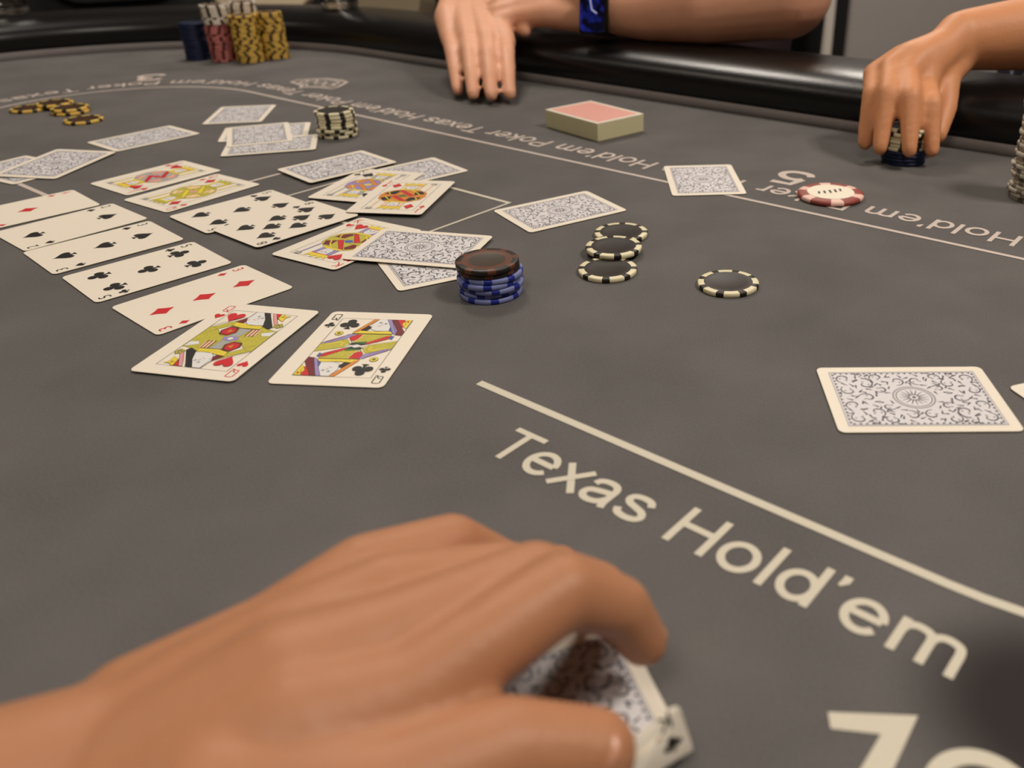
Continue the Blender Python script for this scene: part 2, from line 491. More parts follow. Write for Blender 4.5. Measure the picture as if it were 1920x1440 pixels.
for st in (.0373 - .3346, .0373, .3719, .7065, 1.0411, 1.3757):
    for part_ in ("Texas", "Hold\u2019em", "Poker"):
        i0 = FS.index(part_)
        if st < 0 and part_ != "Poker": continue
        if st > 1.3 and part_ == "Poker": continue
        f = flat_T(); word(f, st, lay[i0:i0 + len(part_)], far_place, .0243, sx); f.done('printed_word', table)
# seat numbers
f = flat_T(); f.poly([(.0575, .1819), (.0856, .1802), (.062, .145), (.0508, .145), (.0723, .1735), (.0572, .1757)], M_print); f.done('seat_number', table)
f = flat_T()
f.stroke(arc(.0963, .1512, .0143, 0, 2 * pi, 48)[:-1], .0056, M_print, closed=True); f.done('printed_ring', table)
def seat_no(ch, d, n, ang, cap):
    f = flat_T(); p = W(d, n); c, sn = cos(ang), sin(ang); hw = LET[ch][0] * 1.1 / 2 * cap
    letter(f, ch, M_printdim, (p.x - hw * c + cap / 2 * sn, p.y - hw * sn - cap / 2 * c), cap, 1.1, ang, .17)
    f.done('seat_number', table)
a3 = atan2(1.309 - 1.105, .575 - .4325)
seat_no('3', -1.309, .578, TABLE_A + pi + a3, .047)
seat_no('5', -.353, .681, TABLE_A + pi, .042)
# crest emblem printed between seats
f = flat_T()
em = [(-1.116, .674), (-1.122, .689), (-1.101, .717), (-1.072, .721), (-1.053, .718), (-1.037, .693), (-1.0325, .679), (-1.053, .675), (-1.066, .667), (-1.071, .657), (-1.08, .668), (-1.098, .672)]
f.stroke(toW(em), .0042, M_printdim, closed=True)
ec = (-1.078, .694)
f.stroke(toW([(ec[0] + (x - ec[0]) * .72, ec[1] + (y - ec[1]) * .72) for x, y in em]), .003, M_printdim, closed=True)
for q in (-.02, 0, .018):
    f.stroke(toW(arc(ec[0] + q, ec[1], .0075, 0, 2 * pi, 14)[:-1]), .0028, M_printdim, closed=True)
f.done('printed_emblem', table)

# ------------------------------------------------------------------ playing cards
CW, CH, CT = 63.5, 88.9, 0.30          # mm
def rrect(wd, ht, r, n=5):
    p = []
    for cx, cy, a0 in ((wd / 2 - r, ht / 2 - r, 0), (-wd / 2 + r, ht / 2 - r, pi / 2), (-wd / 2 + r, -ht / 2 + r, pi), (wd / 2 - r, -ht / 2 + r, 1.5 * pi)):
        p += arc(cx, cy, r, a0, a0 + pi / 2, n)
    return p
MM = 0.001
def card_body_mesh():
    bm = bmesh.new(); o = rrect(CW * MM, CH * MM, 3.5 * MM)
    a = [bm.verts.new((x, y, 0)) for x, y in o]; b = [bm.verts.new((x, y, CT * MM)) for x, y in o]
    bm.faces.new(a[::-1]); bm.faces.new(b)
    for k in range(len(o)):
        f = bm.faces.new((a[k], a[(k + 1) % len(o)], b[(k + 1) % len(o)], b[k])); f.material_index = 1
    me = bpy.data.meshes.new('card_body'); bm.to_mesh(me); bm.free()
    me.materials.append(M_paper); me.materials.append(M_edge)
    return me
BODY = card_body_mesh()
class Face(Flat):
    """print in millimetres on the card top; layers stacked in hundredths of a millimetre"""
    def __init__(self): super().__init__(); self.lay = 0; self.extra = []
    def L(self): self.lay += 1; return CT + 0.025 + 0.024 * self.lay
    def done(self, name='face_print', parent=None):
        bmesh.ops.scale(self.bm, vec=(MM, MM, MM), verts=self.bm.verts[:])
        return super().done(name, parent)
def bez(p0, p1, p2, p3, n=8):
    return [tuple((1 - t) ** 3 * p0[i] + 3 * (1 - t) ** 2 * t * p1[i] + 3 * (1 - t) * t * t * p2[i] + t ** 3 * p3[i] for i in (0, 1)) for t in [k / n for k in range(n + 1)]]
def mirror(h): return h + [(-x, y) for x, y in h[::-1]][1:-1]
HEART = mirror(bez((0, -.56), (.1, -.3), (.5, -.02), (.5, .22)) [:-1] + bez((.5, .22), (.5, .56), (.08, .56), (0, .24)))
DIAM = [(0, -.58), (.18, -.27), (.42, 0), (.18, .27), (0, .58), (-.18, .27), (-.42, 0), (-.18, -.27)]
SPADE = mirror(bez((0, .58), (.06, .32), (.5, .1), (.5, -.16))[:-1] + bez((.5, -.16), (.5, -.4), (.16, -.46), (.045, -.2))[:-1] + [(.06, -.4), (.2, -.56), (0, -.56)])
def club_polys():
    P = [arc(0, .27, .235, 0, 2 * pi, 20)[:-1], arc(-.27, -.12, .235, 0, 2 * pi, 20)[:-1], arc(.27, -.12, .235, 0, 2 * pi, 20)[:-1]]
    P.append([(-.08, .12), (.08, .12), (.12, -.1), (.04, -.2), (.07, -.42), (.2, -.56), (-.2, -.56), (-.07, -.42), (-.04, -.2), (-.12, -.1)])
    return P
SUIT = {'H': [HEART], 'D': [DIAM], 'S': [SPADE], 'C': club_polys()}
def draw_suit(g, su, x, y, h, z, flip=False):
    sg = -1 if flip else 1
    for k, P in enumerate(SUIT[su]):
        g.poly([(x + sg * h * px, y + sg * h * py) for px, py in P], I_red if su in 'HD' else I_black, z + .001 * k)
def pip(f, su, x, y, h, flip=False):
    """one printed pip: a part of its own, above what is already printed"""
    g = Face(); draw_suit(g, su, x, y, h, f.L(), flip); f.extra.append(('pip', g))
def index(f, rk, su, ix=26.3, iy=33.6, h=7.4, sy=25.8, sh=6.2):
    """the two corner indices, each a part: rank over a small suit mark"""
    m = I_red if su in 'HD' else I_black
    vs, _ = glyph(rk); s = h / _capH
    gw = (max(v[0] for v in vs) - min(v[0] for v in vs)) * s; gx = min(v[0] for v in vs) * s
    wx = min(1.0, 5.6 / gw)
    z = f.L()
    for sg in (1, -1):
        g = Face()
        if rk == 'Q':
            bx = [(-2.1, .9), (-1.5, .3), (1.5, .3), (2.1, .9), (2.1, h - .9), (1.5, h - .3), (-1.5, h - .3), (-2.1, h - .9)]
            T = lambda P: [(sg * (-ix + x), sg * (iy + y)) for x, y in P]
            g.stroke(T(bx), .7, m, z, True)
            g.stroke(T([(-1.2, 2.6), (.2, 2.5), (1.5, -.6), (2.8, -.5)]), .7, m, z)
        else:
            g.text(rk, m, (-sg * (ix + (gx + gw / 2) * wx), sg * iy), h, wx, 0 if sg > 0 else pi, z)
        draw_suit(g, su, -sg * ix, sg * sy, sh, z, sg < 0)
        f.extra.append(('corner_index', g))
PIPS = {'A': [(0, 0)], '2': [(0, 27), (0, -27)], '3': [(0, 27), (0, 0), (0, -27)],
        '5': [(-14, 27), (14, 27), (0, 0), (-14, -27), (14, -27)],
        '8': [(-14, 27), (14, 27), (-14, 0), (14, 0), (-14, -27), (14, -27), (0, 13.5), (0, -13.5)]}
def pip_face(rk, su):
    f = Face(); index(f, rk, su)
    for x, y in PIPS[rk]: pip(f, su, x, y, 13.5, y < 0)
    return f
def both(f, pts, m, z):
    for sg in (1, -1):
        q = [(sg * x, sg * y) for x, y in pts]
        f.poly(q, m, z); f.stroke(q, .24, I_dline, z + .0105, True)
def both_s(f, pts, wd, m, z, closed=False): f.stroke(pts, wd, m, z, closed); f.stroke([(-x, -y) for x, y in pts], wd, m, z, closed)
FX, FY = 21.8, 35.2
def court_base(rk, su, ph=11.0):
    f = Face(); index(f, rk, su, 26.0, 32.6, 8.0, 25.9, 6.4)
    z = f.L()
    f.stroke([(-FX, -FY), (FX, -FY), (FX, FY), (-FX, FY)], .42, I_line, z, True)
    return f
def face_det(f, cx, cy, ax, ay, s=1.0):
    """eyes, brows, nose and mouth; (ax, ay) is the direction of the crown"""
    bx, by = ay, -ax
    z = f.L()
    def q(u, v): return (cx + s * (bx * u + ax * v), cy + s * (by * u + ay * v))
    for k in (-1, 1):
        f.stroke([q(k * 2.6, 1.2), q(k * 1.1, 1.3)], .5 * s, I_line, z)
        f.stroke([q(k * 2.8, 2.1), q(k * .9, 2.3)], .28 * s, I_line, z)
    f.stroke([q(.2, 1.0), q(.7, -.9), q(0, -1.0)], .25 * s, I_line, z)
    f.stroke([q(-1, -2.4), q(0, -2.7), q(1, -2.4)], .5 * s, I_pink, z)
def both_face(f, cx, cy, ax, ay, s=1.0):
    face_det(f, cx, cy, ax, ay, s); face_det(f, -cx, -cy, -ax, -ay, s)
def queen_hearts():
    f = court_base('Q', 'H')
    z = f.L()
    both(f, [(-21.6, 12.8), (-19.8, 12.6), (-6, 26.2), (-6.6, 23), (-8.7, 16.5), (-19, 5.5), (-21.6, 3)], I_oly, z)           # left sleeve
    both(f, [(21.6, 14), (20, 13.5), (9.5, 17), (3, 14.6), (-8.9, 15.4), (-12, 8), (-9, 3), (0, 0), (9, -3), (14, -9), (21.6, -13)], I_oly, z)
    z = f.L()
    both(f, [(-9.2, 14.4), (-3.2, 13.2), (-1.5, 7.5), (-4.5, 3), (-10.5, 4), (-12, 9)], I_dred, z)
    both(f, [(-2.6, 13.2), (5.2, 12.8), (3.4, 2.6), (-3.4, 3.2), (-1, 8)], I_grey, z)
    both(f, [(5.6, 13), (11.2, 13.5), (12.2, 6), (6, 3.6)], I_peach, z)
    both(f, [(13.6, 9.5), (21, 13.2), (21, 7), (16, 6)], I_face, z)
    z = f.L()
    both(f, [(-8.6, 13.2), (-4.2, 12.4), (-2.6, 8), (-5, 4.2), (-9.8, 5), (-11, 9)], I_red, z)
    for k in range(3): both_s(f, [(5.9 + k * 2, 13.2), (6.4 + k * 2.2, 4)], .8, I_dred, z)
    both(f, [(-7.5, 10.5), (-4.2, 9.2), (-7, 6.2)], I_org, f.L())
    z = f.L()
    f.poly([(-5, 1.5), (0, 3), (5, 1.5), (5, -1.5), (0, -3), (-5, -1.5)], I_lav, z)
    f.poly(arc(0, 0, 1.6, 0, 2 * pi, 12)[:-1], I_face, f.L())
    z = f.L()
    both(f, [(-8.9, 15.4), (-2, 13.4), (9.6, 14), (9, 18.4), (2.5, 17.6), (-4.5, 19.3), (-9.6, 20)], I_yel, z)                 # collar
    z = f.L()
    for k in range(7): both_s(f, [(-6 + k * 2.2, 14.4 + abs(k - 3) * .35), (-5.2 + k * 2.1, 18 - abs(k - 4) * .2)], .45, I_oly, z)
    both_s(f, [(-8.9, 15.2), (-2, 13.2), (9.6, 13.8)], .55, I_black, z)
    z = f.L()
    both(f, [(-10, 20.2), (-5, 19.4), (-3.8, 24.8), (-6.6, 26.2)], I_dred, z)                                              # hair
    both(f, [(5.4, 18), (9, 19), (7, 29), (4, 35), (-5.5, 35), (-6.4, 27), (-3.8, 21), (-1, 18.2)], I_face, z)                  # face
    z = f.L()
    both(f, [(14.6, 14.6), (16, 17.4), (3.6, 35), (-.4, 35), (5.5, 26.5), (9.6, 17.5)], I_black, z)                            # veil
    both(f, [(16.6, 18.5), (17.6, 20.4), (8, 35), (5.8, 35), (9, 29.6)], I_pink, z)
    both(f, [(11, 30.8), (13, 28), (11.4, 35), (8, 35)], I_red, z)
    both(f, [(12.4, 29), (17.4, 25.5), (16.6, 31), (18.8, 33.2), (15, 33), (13, 35), (11.2, 35)], I_yel, z)                     # crown
    both(f, [(13.2, 31.2), (15.4, 30.4), (14.4, 33)], I_org, f.L())
    z = f.L()
    for a in range(5): both(f, arc(18.4 + 1.9 * cos(a * 1.257), 19.9 + 1.9 * sin(a * 1.257), 1.1, 0, 2 * pi, 8)[:-1], I_oly, z + a * .0005)
    both_face(f, .6, 27, .45, .89)
    pip(f, 'H', -14.8, 25.6, 11); pip(f, 'H', 14.8, -25.6, 11, True)
    both_s(f, [(-21.8, 12.8), (-5.4, 28), (-5.4, 35)], .3, I_line, f.L())
    return f
def queen_clubs():
    f = court_base('Q', 'C')
    z = f.L()
    both(f, [(15.6, 16.2), (-8, 15.4), (-3.5, 5), (-3.6, 2), (3.6, 2), (10, 5.5), (16, 10)], I_oly, z)
    both(f, [(-21.6, 3.2), (-13, 6.4), (-7.6, 8.6), (-4.4, 5), (-3.8, 1.8), (-6.5, -1.8), (-21.6, -8)], I_oly, z)
    z = f.L()
    both(f, [(-21.6, 1.8), (-19.8, 4.8), (-8.6, 14.8), (-4.4, 14.4), (-8.6, 9.6), (-16.6, 3)], I_lav, z)
    both(f, [(16.4, 13.8), (13.4, 13.4), (3, 3), (5.8, 2.6), (14.8, 9.6)], I_red, z)
    both(f, [(-7.4, 14.6), (-1.2, 14.4), (-2.2, 8), (-5.6, 5.6), (-7.4, 9)], I_red, z)
    both(f, [(17.8, 13.4), (15.6, 14.2), (13.8, 11.8), (17.6, 9)], I_blue, z)
    z = f.L()
    both_s(f, [(-8.4, 9.2), (-6.4, 6.6), (-4.4, 3.4), (-6.4, -.6)], .7, I_face, z)
    both_s(f, [(-18, 1.2), (-12, 4.4), (-8.6, 3.6), (-9.6, .4)], 1.1, I_yel, z)
    both_s(f, [(-9.4, 14.6), (-14, 8.6), (-20.6, 3)], .5, I_dred, z)
    both_s(f, [(-1, 14.6), (-1.8, 9), (-3.4, 4)], .55, I_peach, z)
    both(f, [(-4, 4.2), (4.5, 6), (4.2, 2.4), (-4.2, 1.6)], I_green, z)
    z = f.L()
    both(f, [(-5.6, 2.6), (-2.6, 1.2), (0, 2.2), (2.6, 1.2), (5.6, 2.6), (2.4, 3.4), (-2.4, 3.4)], I_black, z)
    f.poly([(-3.6, 0), (0, 2.1), (3.6, 0), (0, -2.1)], I_face, f.L())
    z = f.L()
    both(f, [(15.6, 16), (-8.2, 15.4), (-6.6, 19.6), (3, 18.6), (13.6, 20)], I_yel, z)                                          # collar
    both_s(f, [(15.6, 15.9), (-8.2, 15.3)], .7, I_black, f.L())
    z = f.L()
    both(f, [(-8.4, 16.6), (-5.8, 17.4), (1.4, 35), (-1.4, 35)], I_org, z)                                                     # hair edge
    both(f, [(-5, 19.4), (-1, 19.2), (.8, 24), (-2.2, 26)], I_black, z)
    both(f, [(12, 20), (11, 27), (7.4, 35), (1.6, 35), (-.4, 28), (.6, 22), (4.6, 19.4)], I_face, z)                          # face
    both(f, [(14.4, 18.6), (12.2, 19.6), (11.4, 24.2), (13.2, 23)], I_blue, z)
    z = f.L()
    both(f, [(18, 14.8), (15.4, 17), (10.2, 27.6), (6.2, 35), (8.8, 35), (17, 20.6)], I_lav, z)
    both(f, [(21.6, 14.6), (18.2, 15.2), (9, 35), (12.2, 35), (21.6, 19.6)], I_dred, z)
    both(f, [(18.6, 24.2), (12.4, 35), (17.2, 35), (19.4, 29)], I_red, z)
    both(f, [(21.4, 23.4), (19, 26.2), (17.2, 29.6), (18, 33), (16.8, 35), (21.4, 35)], I_yel, z)                               # crown
    both(f, [(20.6, 31.4), (18.6, 32.4), (19.8, 34)], I_red, f.L())
    z = f.L()
    both(f, arc(-16.1, 15, 2.4, 0, 2 * pi, 14)[:-1], I_yel, z); both(f, arc(-16.1, 15, 1, 0, 2 * pi, 10)[:-1], I_green, f.L())
    both_face(f, 5, 28, .3, .95)
    pip(f, 'C', -13.9, 27.3, 11.5); pip(f, 'C', 13.9, -27.3, 11.5, True)
    return f
def court_generic(rk, su, robe, robe2, sash, crown, hair, center):
    f = court_base(rk, su)
    z = f.L()
    both(f, [(-20, 1), (-18, 9), (-10, 15.5), (10, 15.5), (18, 9), (20, -1), (6, -4), (-6, 4)], robe, z)
    z = f.L()
    both(f, [(-17, 3), (-15.5, 8.6), (-9.4, 13.4), (-6, 11), (-8, 3)], robe2, z)
    both(f, [(7, 12), (12.6, 13), (17, 6), (9, 2)], robe2, z)
    z = f.L()
    both(f, [(-9, 14.8), (-5, 15), (9.6, 1.6), (6, -1)], sash, z)
    both_s(f, [(-13, 14), (-15, 8), (-12, 3)], 1.0, I_yel, z)
    both_s(f, [(3, 14.6), (9, 9.6), (14, 3)], 1.0, crown, z)
    f.poly([(-4.6, 0), (0, 3.4), (4.6, 0), (0, -3.4)], center, f.L())
    z = f.L()
    both(f, [(-10, 14.6), (10, 14.6), (7.8, 18), (-7.8, 18)], crown, z)
    z = f.L()
    both(f, [(-8, 17), (-4.6, 17.6), (-4.8, 28), (-8.6, 27)], hair, z); both(f, [(8, 17), (4.6, 17.6), (4.8, 28), (8.6, 27)], hair, z)
    both(f, [(-4.9, 28), (-5.2, 21), (-2.8, 17.2), (2.8, 17.2), (5.2, 21), (4.9, 28)], I_face, z)
    z = f.L()
    both(f, [(-8.6, 27.4), (8.6, 27.4), (9.8, 34.6), (5.6, 31.4), (2.8, 35), (0, 31.4), (-2.8, 35), (-5.6, 31.4), (-9.8, 34.6)], crown, z)
    both_s(f, [(-8.6, 27.6), (8.6, 27.6)], .9, sash, f.L())
    z = f.L()
    both_s(f, [(15, 12), (16.2, 33)], 1.3, hair, z); both(f, [(13.4, 32), (19, 31), (18.6, 35), (14.4, 35)], I_grey, z)
    both_face(f, 0, 22.6, 0, 1)
    pip(f, su, -15, 26.5, 10.5); pip(f, su, 15, -26.5, 10.5, True)
    return f
def spiral(cx, cy, r, a0, turn, n=12):
    return [(cx + r * (1 - .85 * k / n) * cos(a0 + turn * k / n), cy + r * (1 - .85 * k / n) * sin(a0 + turn * k / n)) for k in range(n + 1)]
def back_face():
    f = Face(); z = f.L()
    BX, BY = 26.2, 38.6
    f.poly([(-BX, -BY), (BX, -BY), (BX, BY), (-BX, BY)], I_back, z)
    z = f.L()
    f.stroke([(-BX, -BY), (BX, -BY), (BX, BY), (-BX, BY)], .7, I_bgrey, z, True)
    f.stroke([(-BX + 1, -BY + 1), (BX - 1, -BY + 1), (BX - 1, BY - 1), (-BX + 1, BY - 1)], .3, I_bline, z, True)
    z = f.L()
    f.stroke(arc(0, 0, 10.4, 0, 2 * pi, 40)[:-1], .9, I_bgrey, z, True)
    f.stroke(arc(0, 0, 8.9, 0, 2 * pi, 40)[:-1], .45, I_bline, z, True)
    f.poly(arc(0, 0, 1.0, 0, 2 * pi, 10)[:-1], I_bline, z)
    for k in range(16):
        a = k * pi / 8
        f.stroke([(2.2 * cos(a), 2.2 * sin(a)), (7.4 * cos(a), 7.4 * sin(a))], [.8, .2], I_bline, z)
    z = f.L()
    def taper(n, w0): return [w0 * (.25 + .75 * sin(pi * min(1, (k + 1.5) / (n + 1)))) for k in range(n + 1)]
    cells = [(-19.5, 31.5, 5.0, .4, 5.6), (-7, 32, 4.6, 2.4, -5.4), (7.2, 31.4, 4.8, .6, 5.5), (19.4, 31.8, 4.8, 2.7, -5.6),
             (-13.6, 22, 4.8, 3.4, 5.4), (0, 23.4, 4.6, 1.2, -5.6), (13.8, 22.2, 4.8, 5.6, -5.2), (-20.6, 15, 4.2, 1, 5.4),
             (-8.4, 14.8, 3.8, 4.2, -5), (8.6, 15, 3.8, 2.2, 5.2), (20.4, 14.4, 4.4, 2.2, -5.5), (-17, 5.6, 4.6, .2, -5.4), (16.6, 5, 4.6, 3.0, 5.6), (-22.6, 24, 2.6, 1.2, 4.6), (22.6, 23, 2.6, 2, -4.6)]
    rg = random.Random(3)
    for (cx, cy, r, a0, tn) in cells:
        for sg in (1, -1):
            P = spiral(cx, cy, r, a0, tn, 14)
            f.stroke([(sg * x, sg * y) for x, y in P], taper(14, .9), I_bline, z)
            for k in range(5):
                a = a0 + k * 1.25
                q0 = (cx + r * 1.05 * cos(a), cy + r * 1.05 * sin(a)); q1 = (cx + (r + 2.2) * cos(a + .5), cy + (r + 2.2) * sin(a + .5))
                if abs(q1[0]) < 24.8 and abs(q1[1]) < 37.2 and hypot(*q1) > 11.2:
                    f.stroke([(sg * q0[0], sg * q0[1]), (sg * q1[0], sg * q1[1])], [1.2, .3], I_bline, z + .002)
            for k in range(3):
                a = a0 + 1 + k * 2.1
                f.poly([(sg * (x)), ] if False else [(sg * x, sg * y) for x, y in arc(cx + r * .45 * cos(a), cy + r * .45 * sin(a), .62, 0, 2 * pi, 7)[:-1]], I_bgrey, z + .004)
    z = f.L()
    for k in range(24):
        t = -BY + 3 + k * (2 * BY - 6) / 23
        for sg in (1, -1):
            f.poly([(sg * (BX - 1.2), t - .9), (sg * (BX - 1.2), t + .9), (sg * (BX - 2.6), t)], I_bline, z)
    for k in range(16):
        t = -BX + 3 + k * (2 * BX - 6) / 15
        for sg in (1, -1):
            f.poly([(t - .9, sg * (BY - 1.2)), (t + .9, sg * (BY - 1.2)), (t, sg * (BY - 2.6))], I_bline, z)
    return f
_tmp = back_face().done('back_print'); BACK = _tmp.data; bpy.data.objects.remove(_tmp)

def card(label, x, y, rot, z, face=None, group=None, tilt=None):
    t = thing('playing_card', label, 'playing card', (x, y, z), radians(rot), group)
    if tilt: t.rotation_euler = (radians(tilt[0]), radians(tilt[1]), radians(rot))
    mesh_ob('card_stock', BODY, t)
    if face is None:
        mesh_ob('back_print', BACK, t)
    else:
        if len(face.bm.faces): face.done('face_print', t)
        else: face.bm.free()
        for nm, g in face.extra: g.done(nm, t)
    return t
Z0, DZ = 0.0006, 0.0006
LR_ = 'cards of the left row'; RR_ = 'cards of the far row'
card('ace of diamonds face up at the left end of its row', -.5042, .6809, 138.3, Z0, pip_face('A', 'D'), LR_)
card('two of spades face up between ace and three', -.4461, .6421, 141.7, Z0, pip_face('2', 'S'), LR_)
card('three of spades face up beside the two of spades', -.3961, .5977, 138.4, Z0, pip_face('3', 'S'), LR_)
card('five of clubs face up beside the three of spades', -.3407, .5507, 137.9, Z0, pip_face('5', 'C'), LR_)
card('three of diamonds face up, corner under the queen of hearts', -.2817, .5043, 140.6, Z0, pip_face('3', 'D'), LR_)
card('jack of hearts face up at the far end of its row', -.4427, .7718, 145.7, Z0, court_generic('J', 'H', I_grey, I_pink, I_red, I_yel, I_yel, I_red), RR_)
card('queen of diamonds face up beside the jack of hearts', -.3886, .7259, 147.5, Z0, court_generic('Q', 'D', I_oly, I_peach, I_yel, I_oly, I_yel, I_pink), RR_)
card('five of spades face up beside the eight of spades', -.3262, .6743, 140.2, Z0 + DZ, pip_face('5', 'S'), RR_)
card('eight of spades face up beside the five of spades', -.2776, .6424, 142.2, Z0 + 2 * DZ, pip_face('8', 'S'), RR_)
card('king of hearts face up, partly under a face down card', -.2169, .6001, 151.0, Z0 + DZ, court_generic('K', 'H', I_oly, I_dred, I_red, I_yel, I_lav, I_blue), RR_)
card('king of spades face up, partly covered by a red court card', -.2405, .738, 164.5, Z0 + 2 * DZ, court_generic('K', 'S', I_lav, I_org, I_org, I_yel, I_grey, I_yel))
card('jack of diamonds face up, on top of the king of spades', -.2013, .7022, 172.8, Z0 + 4 * DZ, court_generic('J', 'D', I_org, I_black, I_red, I_yel, I_peach, I_green))
card('queen of hearts face up, lying over the three of diamonds', -.2396, .4435, -192.0, Z0 + DZ, queen_hearts(), 'pair of queens nearest the front')
card('queen of clubs face up, nearest the front', -.1641, .4339, 174.7, Z0, queen_clubs(), 'pair of queens nearest the front')
BK_ = 'face down cards'
card('grey patterned card face down alone at the right front', .1376, .3726, 89.9, Z0, None, BK_)
card('face down card cut off by the right picture edge', .2417, .368, -70, Z0, None, BK_)
card('face down card at the far left with a lifted right corner', -.5593, .8145, 173.9, Z0 + 2.4 * DZ, None, BK_, (-.6, -1.2))
card('face down card beneath the lifted card at far left', -.5854, .8002, 62.5, Z0, None, BK_)
card('face down card alone beyond the jack of hearts', -.5255, .9144, -36.5, Z0, None, BK_)
card('farthest face down card, left of the black and cream chip stack', -.4669, 1.0217, 9.8, Z0, None, BK_)
card('face down card at the back of the overlapping three', -.4055, .9368, 105.5, Z0, None, BK_)
card('face down card at the front of the overlapping three', -.3781, .8793, 105.5, Z0 + DZ, None, BK_)
card('face down card on top of the overlapping three', -.4069, .9219, 22.3, Z0 + 2 * DZ, None, BK_)
card('face down card between the five of spades and the chip stack', -.2852, .7972, 136.6, Z0 + 3 * DZ, None, BK_)
card('face down card tucked under the king of spades', -.214, .777, 132.3, Z0, None, BK_)
card('face down card lying on the king of hearts', -.1611, .585, 77.6, Z0 + 3 * DZ, None, BK_)
card('face down card under the one on the king of hearts', -.152, .565, 28.6, Z0, None, BK_)
card('face down card alone in the middle, beyond the blue chips', -.0665, .669, 124.5, Z0, None, BK_)
card('face down card near the printed seat number five', .0545, .7505, 3.5, Z0, None, BK_)

# deck of cards at the far side
t = thing('card_deck', 'red backed deck of cards squared up on the far felt', 'card deck', (-.051, .9385, .0004), radians(42))
M_deckside = mat('deck_side', (206, 198, 158), rough=0.7, noise=0.1, nscale=900)
M_deckred = mat('deck_red_back', (222, 160, 146), rough=0.5, noise=0.25, nscale=500)
bm = bmesh.new(); box(bm, (0, 0, .009), (CW * MM, CH * MM, .018), None, .0006); bm_ob('card_stack', bm, [M_deckside], t)
bm = bmesh.new(); box(bm, (0, 0, .01825), (CW * MM, CH * MM, .0004)); bm_ob('top_card', bm, [M_paper], t)
f = Flat(); f.z = .0186
f.poly([(-.0275, -.040), (.0275, -.040), (.0275, .040), (-.0275, .040)], M_deckred); f.done('back_print', t)

# ------------------------------------------------------------------ chips
CR, CTH = 0.0200, 0.0033
def chip_mesh(name, base, spot, inlay):
    bm = bmesh.new()
    R = CR
    prof = [(0, 0), (R * .62, 0), (R * .80, 0), (R * .97, 0), (R, .0004), (R, CTH - .0004), (R * .97, CTH), (R * .80, CTH), (R * .62, CTH), (R * .58, CTH - .0002), (0, CTH - .0002)]
    def mi(i, k):
        if i in (2, 3, 4, 5, 6): return 1 if k % 6 < 4 else 0
        if i in (0, 9): return 2
        return 0
    lathe(bm, prof, 48, mi)
    me = bpy.data.meshes.new(name); bm.normal_update(); bm.to_mesh(me); bm.free()
    for m in (base, spot, inlay): me.materials.append(m)
    return me
def cm(n, c): return mat(n, c, rough=0.45, spec=0.4)
K_blk = cm('chip_black', (34, 27, 20)); K_cream = cm('chip_cream', (222, 212, 176)); K_yel = cm('chip_yellow', (222, 182, 84))
K_brown = cm('chip_brown', (66, 40, 16)); K_pink = cm('chip_pink', (196, 118, 110)); K_red = cm('chip_dark_red', (92, 24, 24))
K_navy = cm('chip_navy', (14, 24, 54)); K_navy2 = cm('chip_navy_spot', (17, 29, 64)); K_blue = cm('chip_blue', (26, 40, 130)); K_lblue = cm('chip_pale_blue', (120, 128, 176))
K_rust = cm('chip_rust', (92, 52, 32)); K_gr = cm('chip_grey', (120, 110, 96)); K_gr2 = cm('chip_grey_spot', (196, 186, 166)); K_in = cm('chip_inlay', (58, 46, 32))
K_white = cm('chip_ivory', (226, 216, 200))
CH_ = {'black and cream': chip_mesh('chip_black_cream', K_blk, K_cream, K_blk),
       'black and yellow': chip_mesh('chip_black_yellow', K_blk, K_yel, K_brown),
       'yellow and brown': chip_mesh('chip_yellow_brown', K_brown, K_yel, K_brown),
       'pink and dark red': chip_mesh('chip_pink_red', K_red, K_pink, K_red),
       'cream and brown': chip_mesh('chip_cream_brown', K_brown, K_white, K_brown),
       'navy': chip_mesh('chip_navy', K_navy, K_navy2, K_navy),
       'blue': chip_mesh('chip_blue', K_blue, K_lblue, K_in),
       'rust brown': chip_mesh('chip_rust', K_rust, K_blk, K_in),
       'grey and cream': chip_mesh('chip_grey', K_gr, K_gr2, K_gr)}
ORD = ['', 'first', 'second', 'third', 'fourth', 'fifth', 'sixth', 'seventh', 'eighth', 'ninth', 'tenth', 'eleventh', 'twelfth', 'thirteenth', 'fourteenth',
       'fifteenth', 'sixteenth', 'seventeenth', 'eighteenth', 'nineteenth', 'twentieth', 'twenty-first', 'twenty-second', 'twenty-third', 'twenty-fourth', 'twenty-fifth', 'twenty-sixth', 'twenty-seventh', 'twenty-eighth']
def chip(kind, label, x, y, z, rot=0.0, group=None, tilt=(0, 0)):
    o = mesh_ob('poker_chip', CH_[kind])
    o.location = (x, y, z); o.rotation_euler = (tilt[0], tilt[1], rot)
    return tag(o, label, 'poker chip', group)
def stack(kind, n, x, y, where, group, z0=0.0, rots=None, jit=.0008, first=1, seed=1, sk=kind if False else None):
    rg = random.Random(seed)
    a = rg.random() * 6
    for k in range(n):
        a += rg.choice([0, .05, -.08, .13, -.13, .2, .38]) if rots is None else 0
        aa = rots[k] if rots else a
        chip(kind, '%s chip, %s up in %s' % (kind, ORD[first + k], where), x + rg.uniform(-jit, jit), y + rg.uniform(-jit, jit), z0 + k * CTH, aa, group)
stack('navy', 16, -.684, 1.4066, 'the dark blue stack', 'dark blue stack at the far left', seed=2)
stack('pink and dark red', 16, -.638, 1.391, 'the front pink stack', 'front pink stack', seed=5)
stack('cream and brown', 8, -.638, 1.391, 'the cream top of the front pink stack', 'cream chips on the front pink stack', z0=16 * CTH, rots=[.1, .1, .45, .12, .1, .08, .07, .06], seed=8)
stack('pink and dark red', 14, -.610, 1.4255, 'the rear pink stack', 'rear pink stack', seed=6)
